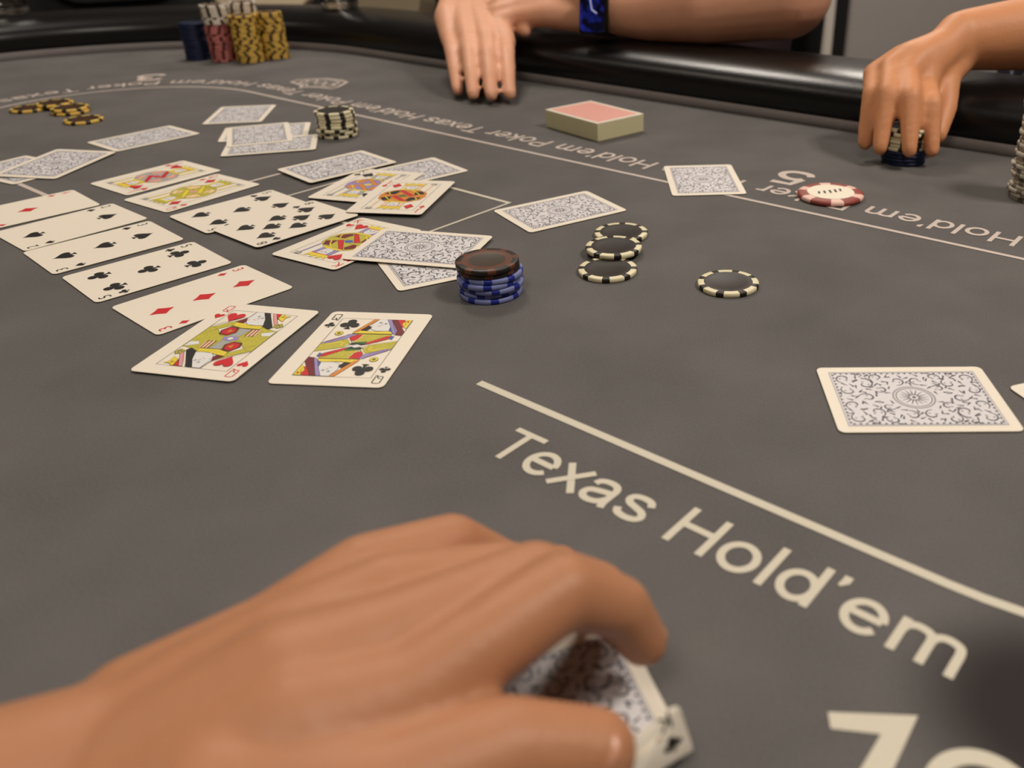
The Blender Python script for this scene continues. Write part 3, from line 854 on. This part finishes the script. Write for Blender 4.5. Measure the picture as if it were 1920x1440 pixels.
stack('cream and brown', 10, -.610, 1.4255, 'the cream top of the rear pink stack', 'cream chips on the pink stack behind', z0=14 * CTH, rots=[.6, .25, .3, .34, .38, .42, .46, .5, .5, .5], seed=9)
stack('yellow and brown', 20, -.595, 1.380, 'the front yellow stack', 'front yellow stack', seed=11)
stack('yellow and brown', 20, -.5675, 1.411, 'the right yellow stack', 'right yellow stack', seed=14)
stack('black and cream', 8, -.3224, .9222, 'the lone black and cream stack', 'lone black and cream stack', rots=[.3, .62, .5, .75, .02, .05, .03, .06], jit=.0016, seed=3)
G = 'black and yellow chips spread at the far left'
chip('black and yellow', 'black and yellow chip at the left end of the spread', -.733, 1.054, 0, .2, G)
chip('black and yellow', 'black and yellow chip nearest the front of the spread', -.634, .994, 0, .1, G)
chip('black and yellow', 'black and yellow chip hidden under the middle of the spread', -.674, 1.0385, 0, .5, G)
chip('black and yellow', 'black and yellow chip at the back of the spread', -.709, 1.067, CTH, .9, G)
chip('black and yellow', 'black and yellow chip lying over another in the middle of the spread', -.6755, 1.041, CTH, .35, G)
G = 'blue and brown stack in the middle'
stack('blue', 5, -.098, .510, 'the middle blue stack', G, seed=21, jit=.0015)
stack('rust brown', 2, -.098, .510, 'the middle blue stack', G, z0=5 * CTH, first=6, seed=22, jit=.0012)
G = 'black chips in a row in the middle'
chip('black and cream', 'black chip nearest the front of the middle row of three', -.0238, .542, 0, .1, G)
chip('black and cream', 'black chip in the middle of the middle row of three', -.0205, .575, CTH, .3, G)
chip('black and cream', 'black chip at the far end of the middle row of three', -.016, .6125, 0, .1, G)
chip('black and cream', 'single black and cream chip lying alone at the centre right', .0558, .517, 0, .55)
stack('navy', 4, .2467, .806, 'the stack under the right hand', 'stack held by the right hand', seed=31)
stack('black and cream', 6, .2467, .806, 'the stack under the right hand', 'stack held by the right hand', z0=4 * CTH, first=5, seed=32)
stack('grey and cream', 26, .325, .693, 'the grey stack at the right edge', 'grey stack at the right edge', jit=.0018, seed=41)
# red and cream puck
t = thing('marker_puck', 'red and cream round marker puck lying by the printed word', 'marker', (.158, .700, 0), radians(200))
M_puckred = mat('puck_red', (142, 64, 52), rough=0.5); M_puckcream = mat('puck_cream', (232, 222, 200), rough=0.5)
bm = bmesh.new()
pr = [(0, 0), (.0255, 0), (.0275, .001), (.0275, .0035), (.0255, .0045), (.018, .0045), (0, .0045)]
lathe(bm, pr, 48, lambda i, k: 1 if (i in (1, 2, 3, 4) and k % 8 < 3) else 0); bm_ob('puck_body', bm, [M_puckred, mat('puck_pink', (232, 190, 176), rough=.5)], t)
f = Flat(); f.z = .00465; f.poly(arc(0, 0, .0195, 0, 2 * pi, 32)[:-1], M_puckcream); f.done('cream_face', t)
f = Flat(); f.z = .0048
for k, (a, l) in enumerate(((-.011, .006), (-.006, .007), (-.001, .007), (.004, .006), (.009, .005))):
    f.stroke([(a, -.004), (a + .0025, -.004 + l)], .0018, I_black)
f.done('face_marks', t)

# ------------------------------------------------------------------ glasses on the rail
M_glass = mat('clear_glass', (245, 242, 236), rough=0.03, transmission=1.0)
def tumbler(label, x, y, z):
    t = thing('drinking_glass', label, 'glass', (x, y, z), 0, 'glasses on the rail')
    bm = bmesh.new()
    lathe(bm, [(0, 0), (.027, 0), (.030, .003), (.036, .095), (.0345, .095), (.0285, .012), (.02, .010), (0, .010)], 40)
    bm_ob('glass_body', bm, [M_glass], t, True)
tumbler('clear glass tumbler on the rail at the top left corner', -1.018, 1.497, .0570)
tumbler('clear glass tumbler on the rail right of the yellow chips', -.500, 1.548, .0570)

# ------------------------------------------------------------------ chairs
M_cream = mat('cream_leather', (236, 216, 182), rough=0.55, noise=0.05, nscale=30)
M_blackv = mat('black_vinyl', (22, 21, 21), rough=0.5)
M_chrome = mat('dark_steel', (60, 60, 62), rough=0.35, metallic=0.8)
def chair(label, x, y, ang, pad_m, drop):
    """backrest faces local -y (towards the table)"""
    t = thing('chair', label, 'chair', (x, y, FZ), ang, 'chairs round the table')
    sz = 0.47
    bm = bmesh.new(); box(bm, (0, -.24, sz - .04), (.46, .46, .09), None, .03); bm_ob('seat', bm, [M_blackv], t, True)
    bm = bmesh.new(); box(bm, (0, .02, sz + .34), (.44, .05, .58), Matrix.Rotation(-.06, 3, 'X'), .022); bm_ob('backrest', bm, [M_blackv], t, True)
    bm = bmesh.new()
    o = rrect(.34, .36, .085, 6)
    a = [bm.verts.new((px, -.012, pz + sz + .44 - drop)) for px, pz in o]; b = [bm.verts.new((px * .93, -.042, pz * .93 + sz + .44 - drop)) for px, pz in o]
    bm.faces.new(b)
    for k in range(len(o)): bm.faces.new((a[k], a[(k + 1) % len(o)], b[(k + 1) % len(o)], b[k]))
    bmesh.ops.recalc_face_normals(bm, faces=bm.faces)
    bm_ob('backrest_pad', bm, [pad_m], t, False)
    for sx in (-1, 1):
        for yy in (-.42, -.04):
            bm = bmesh.new(); tube(bm, [(sx * .2, yy, 0), (sx * .18, yy * .97 - .01, sz - .08)], .014); bm_ob('leg', bm, [M_chrome], t)
def face_table(x, y):
    c = W(-1.0, CN); return atan2(c.y - y, c.x - x) + pi / 2
chair('black chair at the far left end of the table', -1.36, 2.44, face_table(-1.36, 2.44), M_blackv, 0)
chair('cream padded chair behind the pink and yellow chip stacks', -1.215, 3.02, face_table(-1.215, 3.02), M_cream, .085)
chair('cream padded chair right of the glass by the yellow chips', -.545, 2.02, TABLE_A, M_cream, .012)
p = W(-1.00, 1.56); chair('black chair of the person wearing the watch', p.x, p.y, TABLE_A, M_blackv, 0)
p = W(-.12, 1.56); chair('black chair of the person holding the chip stack', p.x, p.y, TABLE_A, M_blackv, 0)

# ------------------------------------------------------------------ people
def skin(name, rgb):
    m = mat(name, rgb, rough=0.5, spec=0.35, noise=0.07, nscale=45, bump=0.25, bscale=350, sss=0.12)
    return m
SK1 = skin('skin_light', (222, 164, 132)); SK2 = skin('skin_tan', (212, 146, 102)); SK3 = skin('skin_near', (176, 122, 88))
M_hair = mat('black_hair', (20, 17, 15), rough=0.6)
M_nail = mat('nail', (196, 140, 112), rough=0.35)

def torso_caps(c, hip, sh, zsh, zh):
    """c: (d, n) of the spine; returns capsules for torso, neck and head"""
    d, n = c
    caps = []
    caps += [(W(d - hip, n, -.27), .10, W(d + hip, n, -.27), .10)]
    caps += [(W(d - .09, n - .01, -.27), .12, W(d - .085, n - .02, .0), .115), (W(d + .09, n - .01, -.27), .12, W(d + .085, n - .02, .0), .115)]
    caps += [(W(d - .085, n - .02, .0), .115, W(d - .1, n - .02, .20), .115), (W(d + .085, n - .02, .0), .115, W(d + .1, n - .02, .20), .115)]
    caps += [(W(d - sh, n - .01, zsh), .06, W(d + sh, n - .01, zsh), .06), (W(d - .1, n - .02, .2), .115, W(d - .1, n, zsh - .03), .085), (W(d + .1, n - .02, .2), .115, W(d + .1, n, zsh - .03), .085)]
    return caps
def head_caps(c, zsh):
    d, n = c
    nk = [(W(d, n - .01, zsh + .02), .058, W(d, n - .04, zsh + .13), .052)]
    hd = [(W(d, n - .05, zsh + .2), .074, W(d, n - .045, zsh + .27), .083), (W(d, n - .09, zsh + .165), .045, W(d, n - .07, zsh + .22), .06),
          (W(d, n - .15, zsh + .20), .010, W(d, n - .135, zsh + .235), .008)]
    hd += [(W(d - .085, n - .045, zsh + .20), .012, W(d - .088, n - .04, zsh + .23), .014), (W(d + .085, n - .045, zsh + .20), .012, W(d + .088, n - .04, zsh + .23), .014)]
    return nk + hd
def person_rest(t, c, zsh, hairm):
    d, n = c
    fuse('hair', [(W(d, n - .03, zsh + .25), .083, W(d, n - .035, zsh + .285), .086), (W(d, n - .01, zsh + .2), .06, W(d, n - .02, zsh + .26), .08)], .008, 3, hairm, t)
    for s in (-1, 1):
        bm = bmesh.new(); bmesh.ops.create_icosphere(bm, subdivisions=2, radius=.011, matrix=Matrix.Translation(W(d + s * .031, n - .128, zsh + .235)))
        bm_ob('eye', bm, [mat('eye', (60, 45, 35), rough=.1)], t, True)

# person with the watch: right forearm over the rail, left forearm along it
t = thing('person', 'person in dark maroon top resting crossed forearms on the far rail', 'person', W(-.88, 1.22, 0) * 0)
c1 = (-.88, 1.24); zs = .36
shL, shR = W(-.68, 1.22, .34), W(-1.08, 1.22, .34)
elL, elR = W(-.545, 1.00, .118), W(-1.185, 1.16, .125)
faL = W(-.63, .955, .105); wrL = W(-.766, .915, .092)
wrR = Vector((-.240, 1.320, .093))
body = torso_caps(c1, .1, .17, .33, 0) + head_caps(c1, .36)
body += chain([shL, elL], [.058, .056]) + chain([elL, faL, W(-.70, .935, .094), wrL], [.056, .050, .039, .0285])
body += chain([shR, elR], [.056, .046]) + chain([elR, (elR + wrR) / 2, wrR], [.045, .043, .030])
# right hand flat over the rail, fingers on the cloth
pR = Vector((-.228, 1.245, .079))
kn = [Vector((-.2475, 1.190, .055)), Vector((-.222, 1.172, .059)), Vector((-.197, 1.165, .059)), Vector((-.1735, 1.172, .055))]
tips = [Vector((-.226, 1.095, .0115)), Vector((-.203, 1.070, .0115)), Vector((-.180, 1.062, .0115)), Vector((-.1585, 1.068, .0115))]
for k in range(4):
    off = (k - 1.5) * .017
    body += chain([wrR + Vector((off * .8, 0, -.004)), pR + Vector((off * 1.2, 0, -.004)), kn[k]], [.022, .0195, .0132])
    m1 = kn[k].lerp(tips[k], .42) + Vector((0, 0, .010)); m2 = kn[k].lerp(tips[k], .75) + Vector((0, 0, .006))
    body += chain([kn[k], m1, m2, tips[k]], [.0118, .0105, .0092, .0078])
body += chain([wrR + Vector((.022, -.02, 0)), Vector((-.192, 1.268, .076)), Vector((-.168, 1.235, .070)), Vector((-.152, 1.205, .064))], [.017, .014, .011, .009])
# left hand lying across
hL = W(-.835, .895, .098)
kL = [W(-.872, .905, .104), W(-.876, .890, .098), W(-.874, .876, .090), W(-.868, .866, .080)]
tL = [W(-.925, .884, .092), W(-.925, .862, .084), W(-.918, .848, .074), W(-.905, .842, .064)]
for k in range(4):
    base = wrL.lerp(hL, .15) + Vector((0, 0, .010 - .007 * k))
    body += chain([base, wrL.lerp(kL[k], .6), kL[k]], [.022, .0185, .0125])
    mid = kL[k].lerp(tL[k], .5) + EN * -.006 + Vector((0, 0, .004))
    body += chain([kL[k], mid, tL[k]], [.0115, .0098, .0080])
body += chain([wrL + Vector((-.02, 0, .012)), W(-.825, .900, .118), W(-.86, .905, .118), W(-.885, .90, .112)], [.016, .0135, .011, .009])
fuse('body', body, .0033, 5, SK1, t)
sh = [(a, ra + .012, b, rb + .012) for a, ra, b, rb in torso_caps(c1, .1, .17, .33, 0)]
sh += chain([shL, shL.lerp(elL, .5)], [.068, .064]) + chain([shR, elR], [.068, .060]) + chain([elR, elR.lerp(wrR, .22)], [.059, .058])
M_shirt1 = mat('maroon_cloth', (58, 40, 42), rough=0.85, noise=0.15, nscale=30)
fuse('shirt', sh, .008, 4, M_shirt1, t)
person_rest(t, c1, .36, M_hair)
# watch on the left wrist
wd_ = (W(-.6, .955) - W(-.766, .915)).normalized()
wc = wrL + wd_ * .008
tw = thing('wristwatch', 'dark smart wristwatch with blue screen on the left wrist over the rail', 'watch', wc, 0)
nrm = (Vector((0, 0, CAM_H)) - wc); nrm -= wd_ * nrm.dot(wd_); nrm.normalize()
up = nrm.cross(wd_).normalized()
if up.z < 0: up = -up
RWm = Matrix((wd_, up, nrm)).transposed()
if RWm.determinant() < 0: RWm = Matrix((-wd_, up, nrm)).transposed()
tw.rotation_euler = RWm.to_euler()
M_case = mat('watch_case', (16, 16, 20), rough=0.25, metallic=0.3)
def screen_mat():
    m = mat('watch_screen', (14, 18, 60), rough=0.12, noise=0.0)
    nt = m.node_tree; b = nt.nodes['Principled BSDF']; tc = nt.nodes['Texture Coordinate']
    n = nt.nodes.new('ShaderNodeTexNoise'); n.inputs['Scale'].default_value = 90; n.inputs['Detail'].default_value = 2
    nt.links.new(tc.outputs['Object'], n.inputs['Vector'])
    r = nt.nodes.new('ShaderNodeValToRGB'); r.color_ramp.elements[0].position = .46; r.color_ramp.elements[0].color = lin((8, 9, 30)); r.color_ramp.elements[1].position = .68; r.color_ramp.elements[1].color = lin((30, 44, 150))
    nt.links.new(n.outputs['Fac'], r.inputs['Fac']); nt.links.new(r.outputs['Color'], b.inputs['Emission Color']); nt.links.new(r.outputs['Color'], b.inputs['Base Color'])
    b.inputs['Emission Strength'].default_value = 0.2
    return m
bm = bmesh.new(); box(bm, (0, -.004, .035), (.039, .053, .011), None, .0045); bm_ob('watch_case', bm, [M_case], tw, True)
bm = bmesh.new()
o = rrect(.033, .047, .007, 5); bm.faces.new([bm.verts.new((x, y - .004, .0407)) for x, y in o]); bm_ob('watch_screen', bm, [screen_mat()], tw)
f = Flat(); f.z = .0410
M_hand = mat('watch_hand', (190, 196, 240), emit=.25)
f.stroke([(-.003, .012), (0, -.002)], .0016, M_hand); f.stroke([(0, -.002), (.007, -.006)], .0016, M_hand); f.done('watch_hands', tw)
bm = bmesh.new()
N = 40
for k in range(N + 1):
    a = 2 * pi * k / N
for side in (0,):
    rings = []
    for k in range(N):
        a = 2 * pi * k / N
        rings.append([bm.verts.new((x, (r) * cos(a), (r + (.002 if sin(a) > 0 else 0)) * sin(a))) for x, r in ((-.012, .0305), (-.012, .0330), (.012, .0330), (.012, .0305))])
    for k in range(N):
        a, b = rings[k], rings[(k + 1) % N]
        for j in range(4): bm.faces.new((a[j], a[(j + 1) % 4], b[(j + 1) % 4], b[j]))
bmesh.ops.recalc_face_normals(bm, faces=bm.faces)
bm_ob('watch_strap', bm, [mat('watch_strap', (58, 58, 52), rough=0.6)], tw, True)

# person at the right, gripping the navy stack
t = thing('person', 'person in navy patterned shirt gripping a chip stack at the right', 'person')
c2 = (-.14, 1.28)
shR, shL = W(-.33, 1.25, .33), W(.06, 1.25, .33)
elR, elL = W(-.10, 1.07, .115), W(.20, 1.12, .115)
wr = W(-.292, .905, .094)
body = torso_caps(c2, .1, .17, .33, 0) + head_caps(c2, .36)
body += chain([shR, elR], [.056, .048]) + chain([elR, elR.lerp(wr, .5), wr], [.047, .041, .0285])
body += chain([shL, elL], [.056, .047]) + chain([elL, W(.14, 1.0, .10), W(.10, .97, .094)], [.046, .042, .030]) + chain([W(.10, .97, .094), W(.06, .92, .085), W(.03, .88, .075)], [.028, .03, .02])
hub = Vector((.272, .868, .086))
KN = [Vector((.268, .838, .062)), Vector((.249, .838, .074)), Vector((.236, .848, .076)), Vector((.2255, .862, .068))]
TP = [Vector((.266, .785, .016)), Vector((.243, .777, .018)), Vector((.2195, .790, .017)), Vector((.211, .812, .016))]
for k in range(4):
    body += chain([wr + Vector((-.010 + .004 * k, -.006, .006 - .004 * k)), hub.lerp(KN[k], .45), KN[k]], [.021, .0175, .0122])
    a = KN[k].lerp(TP[k], .45) + Vector((-.002, -.010, .012)); b = KN[k].lerp(TP[k], .78) + Vector((-.001, -.004, .004))
    body += chain([KN[k], a, b, TP[k]], [.0112, .0100, .0088, .0074])
body += chain([wr + Vector((.005, .0, -.005)), Vector((.296, .868, .066)), Vector((.290, .838, .042)), Vector((.279, .815, .022))], [.018, .0145, .0115, .009])
fuse('body', body, .0033, 5, SK2, t)
def pattern_mat():
    m = mat('patterned_cloth', (60, 62, 84), rough=0.85)
    nt = m.node_tree; b = nt.nodes['Principled BSDF']; tc = nt.nodes['Texture Coordinate']
    n = nt.nodes.new('ShaderNodeTexNoise'); n.inputs['Scale'].default_value = 14; n.inputs['Detail'].default_value = 1; n.inputs['Distortion'].default_value = 1.2
    nt.links.new(tc.outputs['Object'], n.inputs['Vector'])
    r = nt.nodes.new('ShaderNodeValToRGB'); e = r.color_ramp.elements
    e[0].position = .44; e[0].color = lin((50, 52, 72)); e[1].position = .5; e[1].color = lin((96, 104, 150))
    x = e.new(.56); x.color = lin((198, 190, 190)); x = e.new(.64); x.color = lin((40, 42, 56))
    nt.links.new(n.outputs['Fac'], r.inputs['Fac']); nt.links.new(r.outputs['Color'], b.inputs['Base Color'])
    return m
sh = [(a, ra + .012, b, rb + .012) for a, ra, b, rb in torso_caps(c2, .1, .17, .33, 0)]
sh += chain([shL, shL.lerp(elL, .6)], [.068, .064]) + chain([shR, shR.lerp(elR, .6)], [.068, .064])
fuse('shirt', sh, .008, 4, pattern_mat(), t)
person_rest(t, c2, .36, M_hair)

# near player: left hand and forearm cupped over two hole cards
t = thing('person', 'bare left forearm and hand of the near player cupped over two cards', 'person')
V = Vector
wrist = V((-.130, .138, .036))
mcp = [V((-.060, .147, .051)), V((-.066, .165, .053)), V((-.075, .183, .051)), V((-.0865, .1985, .0465))]
fing = [[V((-.0235, .1795, .055)), V((-.008, .1885, .040)), V((-.001, .191, .023))],
        [V((-.033, .190, .050)), V((-.015, .201, .034)), V((-.008, .205, .016))],
        [V((-.044, .204, .039)), V((-.026, .215, .023)), V((-.019, .219, .012))],
        [V((-.064, .219, .039)), V((-.046, .230, .0165)), V((-.031, .237, .013))]]
rad = [[.0128, .0112, .0096, .0082], [.0130, .0114, .0098, .0082], [.0122, .0106, .0092, .0078], [.0108, .0100, .0086, .0074]]
body = []
side = V((.57, -.82, 0))
for k in range(4):
    b0 = wrist + side * (.018 - .011 * k) + V((.006, 0, .004))
    rb, rm, dz = [(.021, .0195, .003), (.021, .019, .003), (.0195, .0165, .001), (.0165, .0130, -.003)][k]
    body += chain([b0, b0.lerp(mcp[k], .55) + V((0, 0, dz)), mcp[k]], [rb, rm, rad[k][0]])
    body += chain([mcp[k]] + fing[k], rad[k])
body += chain([wrist + side * .02, V((-.096, .120, .045)), V((-.062, .122, .045)), V((-.0345, .137, .043)), V((-.0135, .1425, .035))], [.024, .021, .0155, .0132, .0112])
body += chain([V((-.096, .120, .045)), mcp[0]], [.018, .0115])
elbow = V((-.40, -.03, .045))
body += chain([wrist, wrist.lerp(elbow, .3), wrist.lerp(elbow, .7), elbow], [.0235, .034, .045, .048])
fuse('body', body, .0018, 6, SK3, t)

def nail(c, nrm, ax, l, wd_n):
    nrm = Vector(nrm).normalized(); ax = Vector(ax); ax = (ax - nrm * ax.dot(nrm)).normalized(); sd = nrm.cross(ax)
    bm = bmesh.new(); bmesh.ops.create_icosphere(bm, subdivisions=3, radius=1.0)
    for v in bm.verts: v.co = Vector(c) + ax * v.co.x * l + sd * v.co.y * wd_n + nrm * v.co.z * .0016
    bm_ob('fingernail', bm, [M_nail], t, True)
nail((-.0127, .1379, .0424), (.05, -.45, .9), (.021, .0055, -.008), .0066, .0054)
nail((.0028, .1922, .0274), (.72, .1, .68), (.007, .0025, -.017), .0058, .0048)

# two hole cards under the hand, near right corners peeled up
def bent_card(label, cx, cy, rot, z, corner, s0, rho, amax, rank, suit):
    """flat card whose corner beyond the crease s0 curls up; the face (underside) carries the index"""
    t = thing('playing_card', label, 'playing card', (cx, cy, z), radians(rot), 'hole cards under the near hand')
    bdir = Vector(corner).normalized()
    def bend(x, y, h):
        s = x * bdir.x + y * bdir.y
        if s <= s0: return (x, y, h)
        e = s - s0; a = min(e / rho, amax); rest = max(0, e - amax * rho)
        ns = s0 + (rho - h) * sin(a) + rest * cos(a); nz = rho - (rho - h) * cos(a) + rest * sin(a)
        dx = ns - s
        return (x + bdir.x * dx, y + bdir.y * dx, nz)
    bm = bmesh.new()
    o = rrect(CW * MM, CH * MM, 3.5 * MM)
    bm.faces.new([bm.verts.new((x, y, 0)) for x, y in o])
    for k in range(-12, 46):
        bmesh.ops.bisect_plane(bm, geom=bm.verts[:] + bm.edges[:] + bm.faces[:], plane_co=Vector((bdir.x, bdir.y, 0)) * (s0 + k * .0015), plane_no=Vector((bdir.x, bdir.y, 0)))
    base = [(v.co.x, v.co.y) for v in bm.verts]
    bmesh.ops.solidify(bm, geom=bm.faces[:], thickness=.0003) if False else None
    fs = [[v.index for v in f.verts] for f in bm.faces] if not bm.verts.index_update() else None
    bm2 = bmesh.new()
    lo = [bm2.verts.new(bend(x, y, 0)) for x, y in base]; hi = [bm2.verts.new(bend(x, y, .0003)) for x, y in base]
    bd = []
    for e in bm.edges:
        if len(e.link_faces) == 1: bd.append((e.verts[0].index, e.verts[1].index))
    for f in fs:
        bm2.faces.new([lo[i] for i in f]); bm2.faces.new([hi[i] for i in f[::-1]])
    for a, b in bd: bm2.faces.new((lo[a], lo[b], hi[b], hi[a]))
    bmesh.ops.recalc_face_normals(bm2, faces=bm2.faces)
    for f in bm2.faces: f.smooth = True
    bm.free()
    bm_ob('card_stock', bm2, [M_paper], t)
    bk = bmesh.new(); bk.from_mesh(BACK)
    bmesh.ops.bisect_plane(bk, geom=bk.verts[:] + bk.edges[:] + bk.faces[:], plane_co=Vector((bdir.x, bdir.y, 0)) * s0, plane_no=Vector((bdir.x, bdir.y, 0)), clear_outer=True)
    bm_ob('back_print', bk, list(BACK.materials), t)
    # index on the underside near the peeled corner
    f = Face(); ink = I_red if suit in 'HD' else I_black
    f.text(rank, ink, (-2.6, 2.4), 7.4, .8, 0, 0.0)
    draw_suit(f, suit, 0, -4.2, 6.4, 0.0)
    sx, sy = (1 if bdir.x > 0 else -1), (1 if bdir.y > 0 else -1)
    for v in f.bm.verts:
        px, py = v.co.x * MM, v.co.y * MM
        X = sx * (.0262 - 0) - px * sx * (1 if True else 1) * 1.0
        Y = sy * .0345 + py * sy
        q = bend(X, Y, -.00006 - v.co.z * MM); v.co = Vector(q) / MM
    f.done('corner_index', t)
bent_card('hole card under the near hand with its corner peeled up highest', -.0219, .1683, 22, .0014, (.2215, -.977), .0165, .008, 1.62, 'K', 'C')
bent_card('hole card under the near hand with its corner peeled up lower', -.0290, .1690, 31, .0002, (.2215, -.977), .0225, .008, 1.5, 'K', 'D')
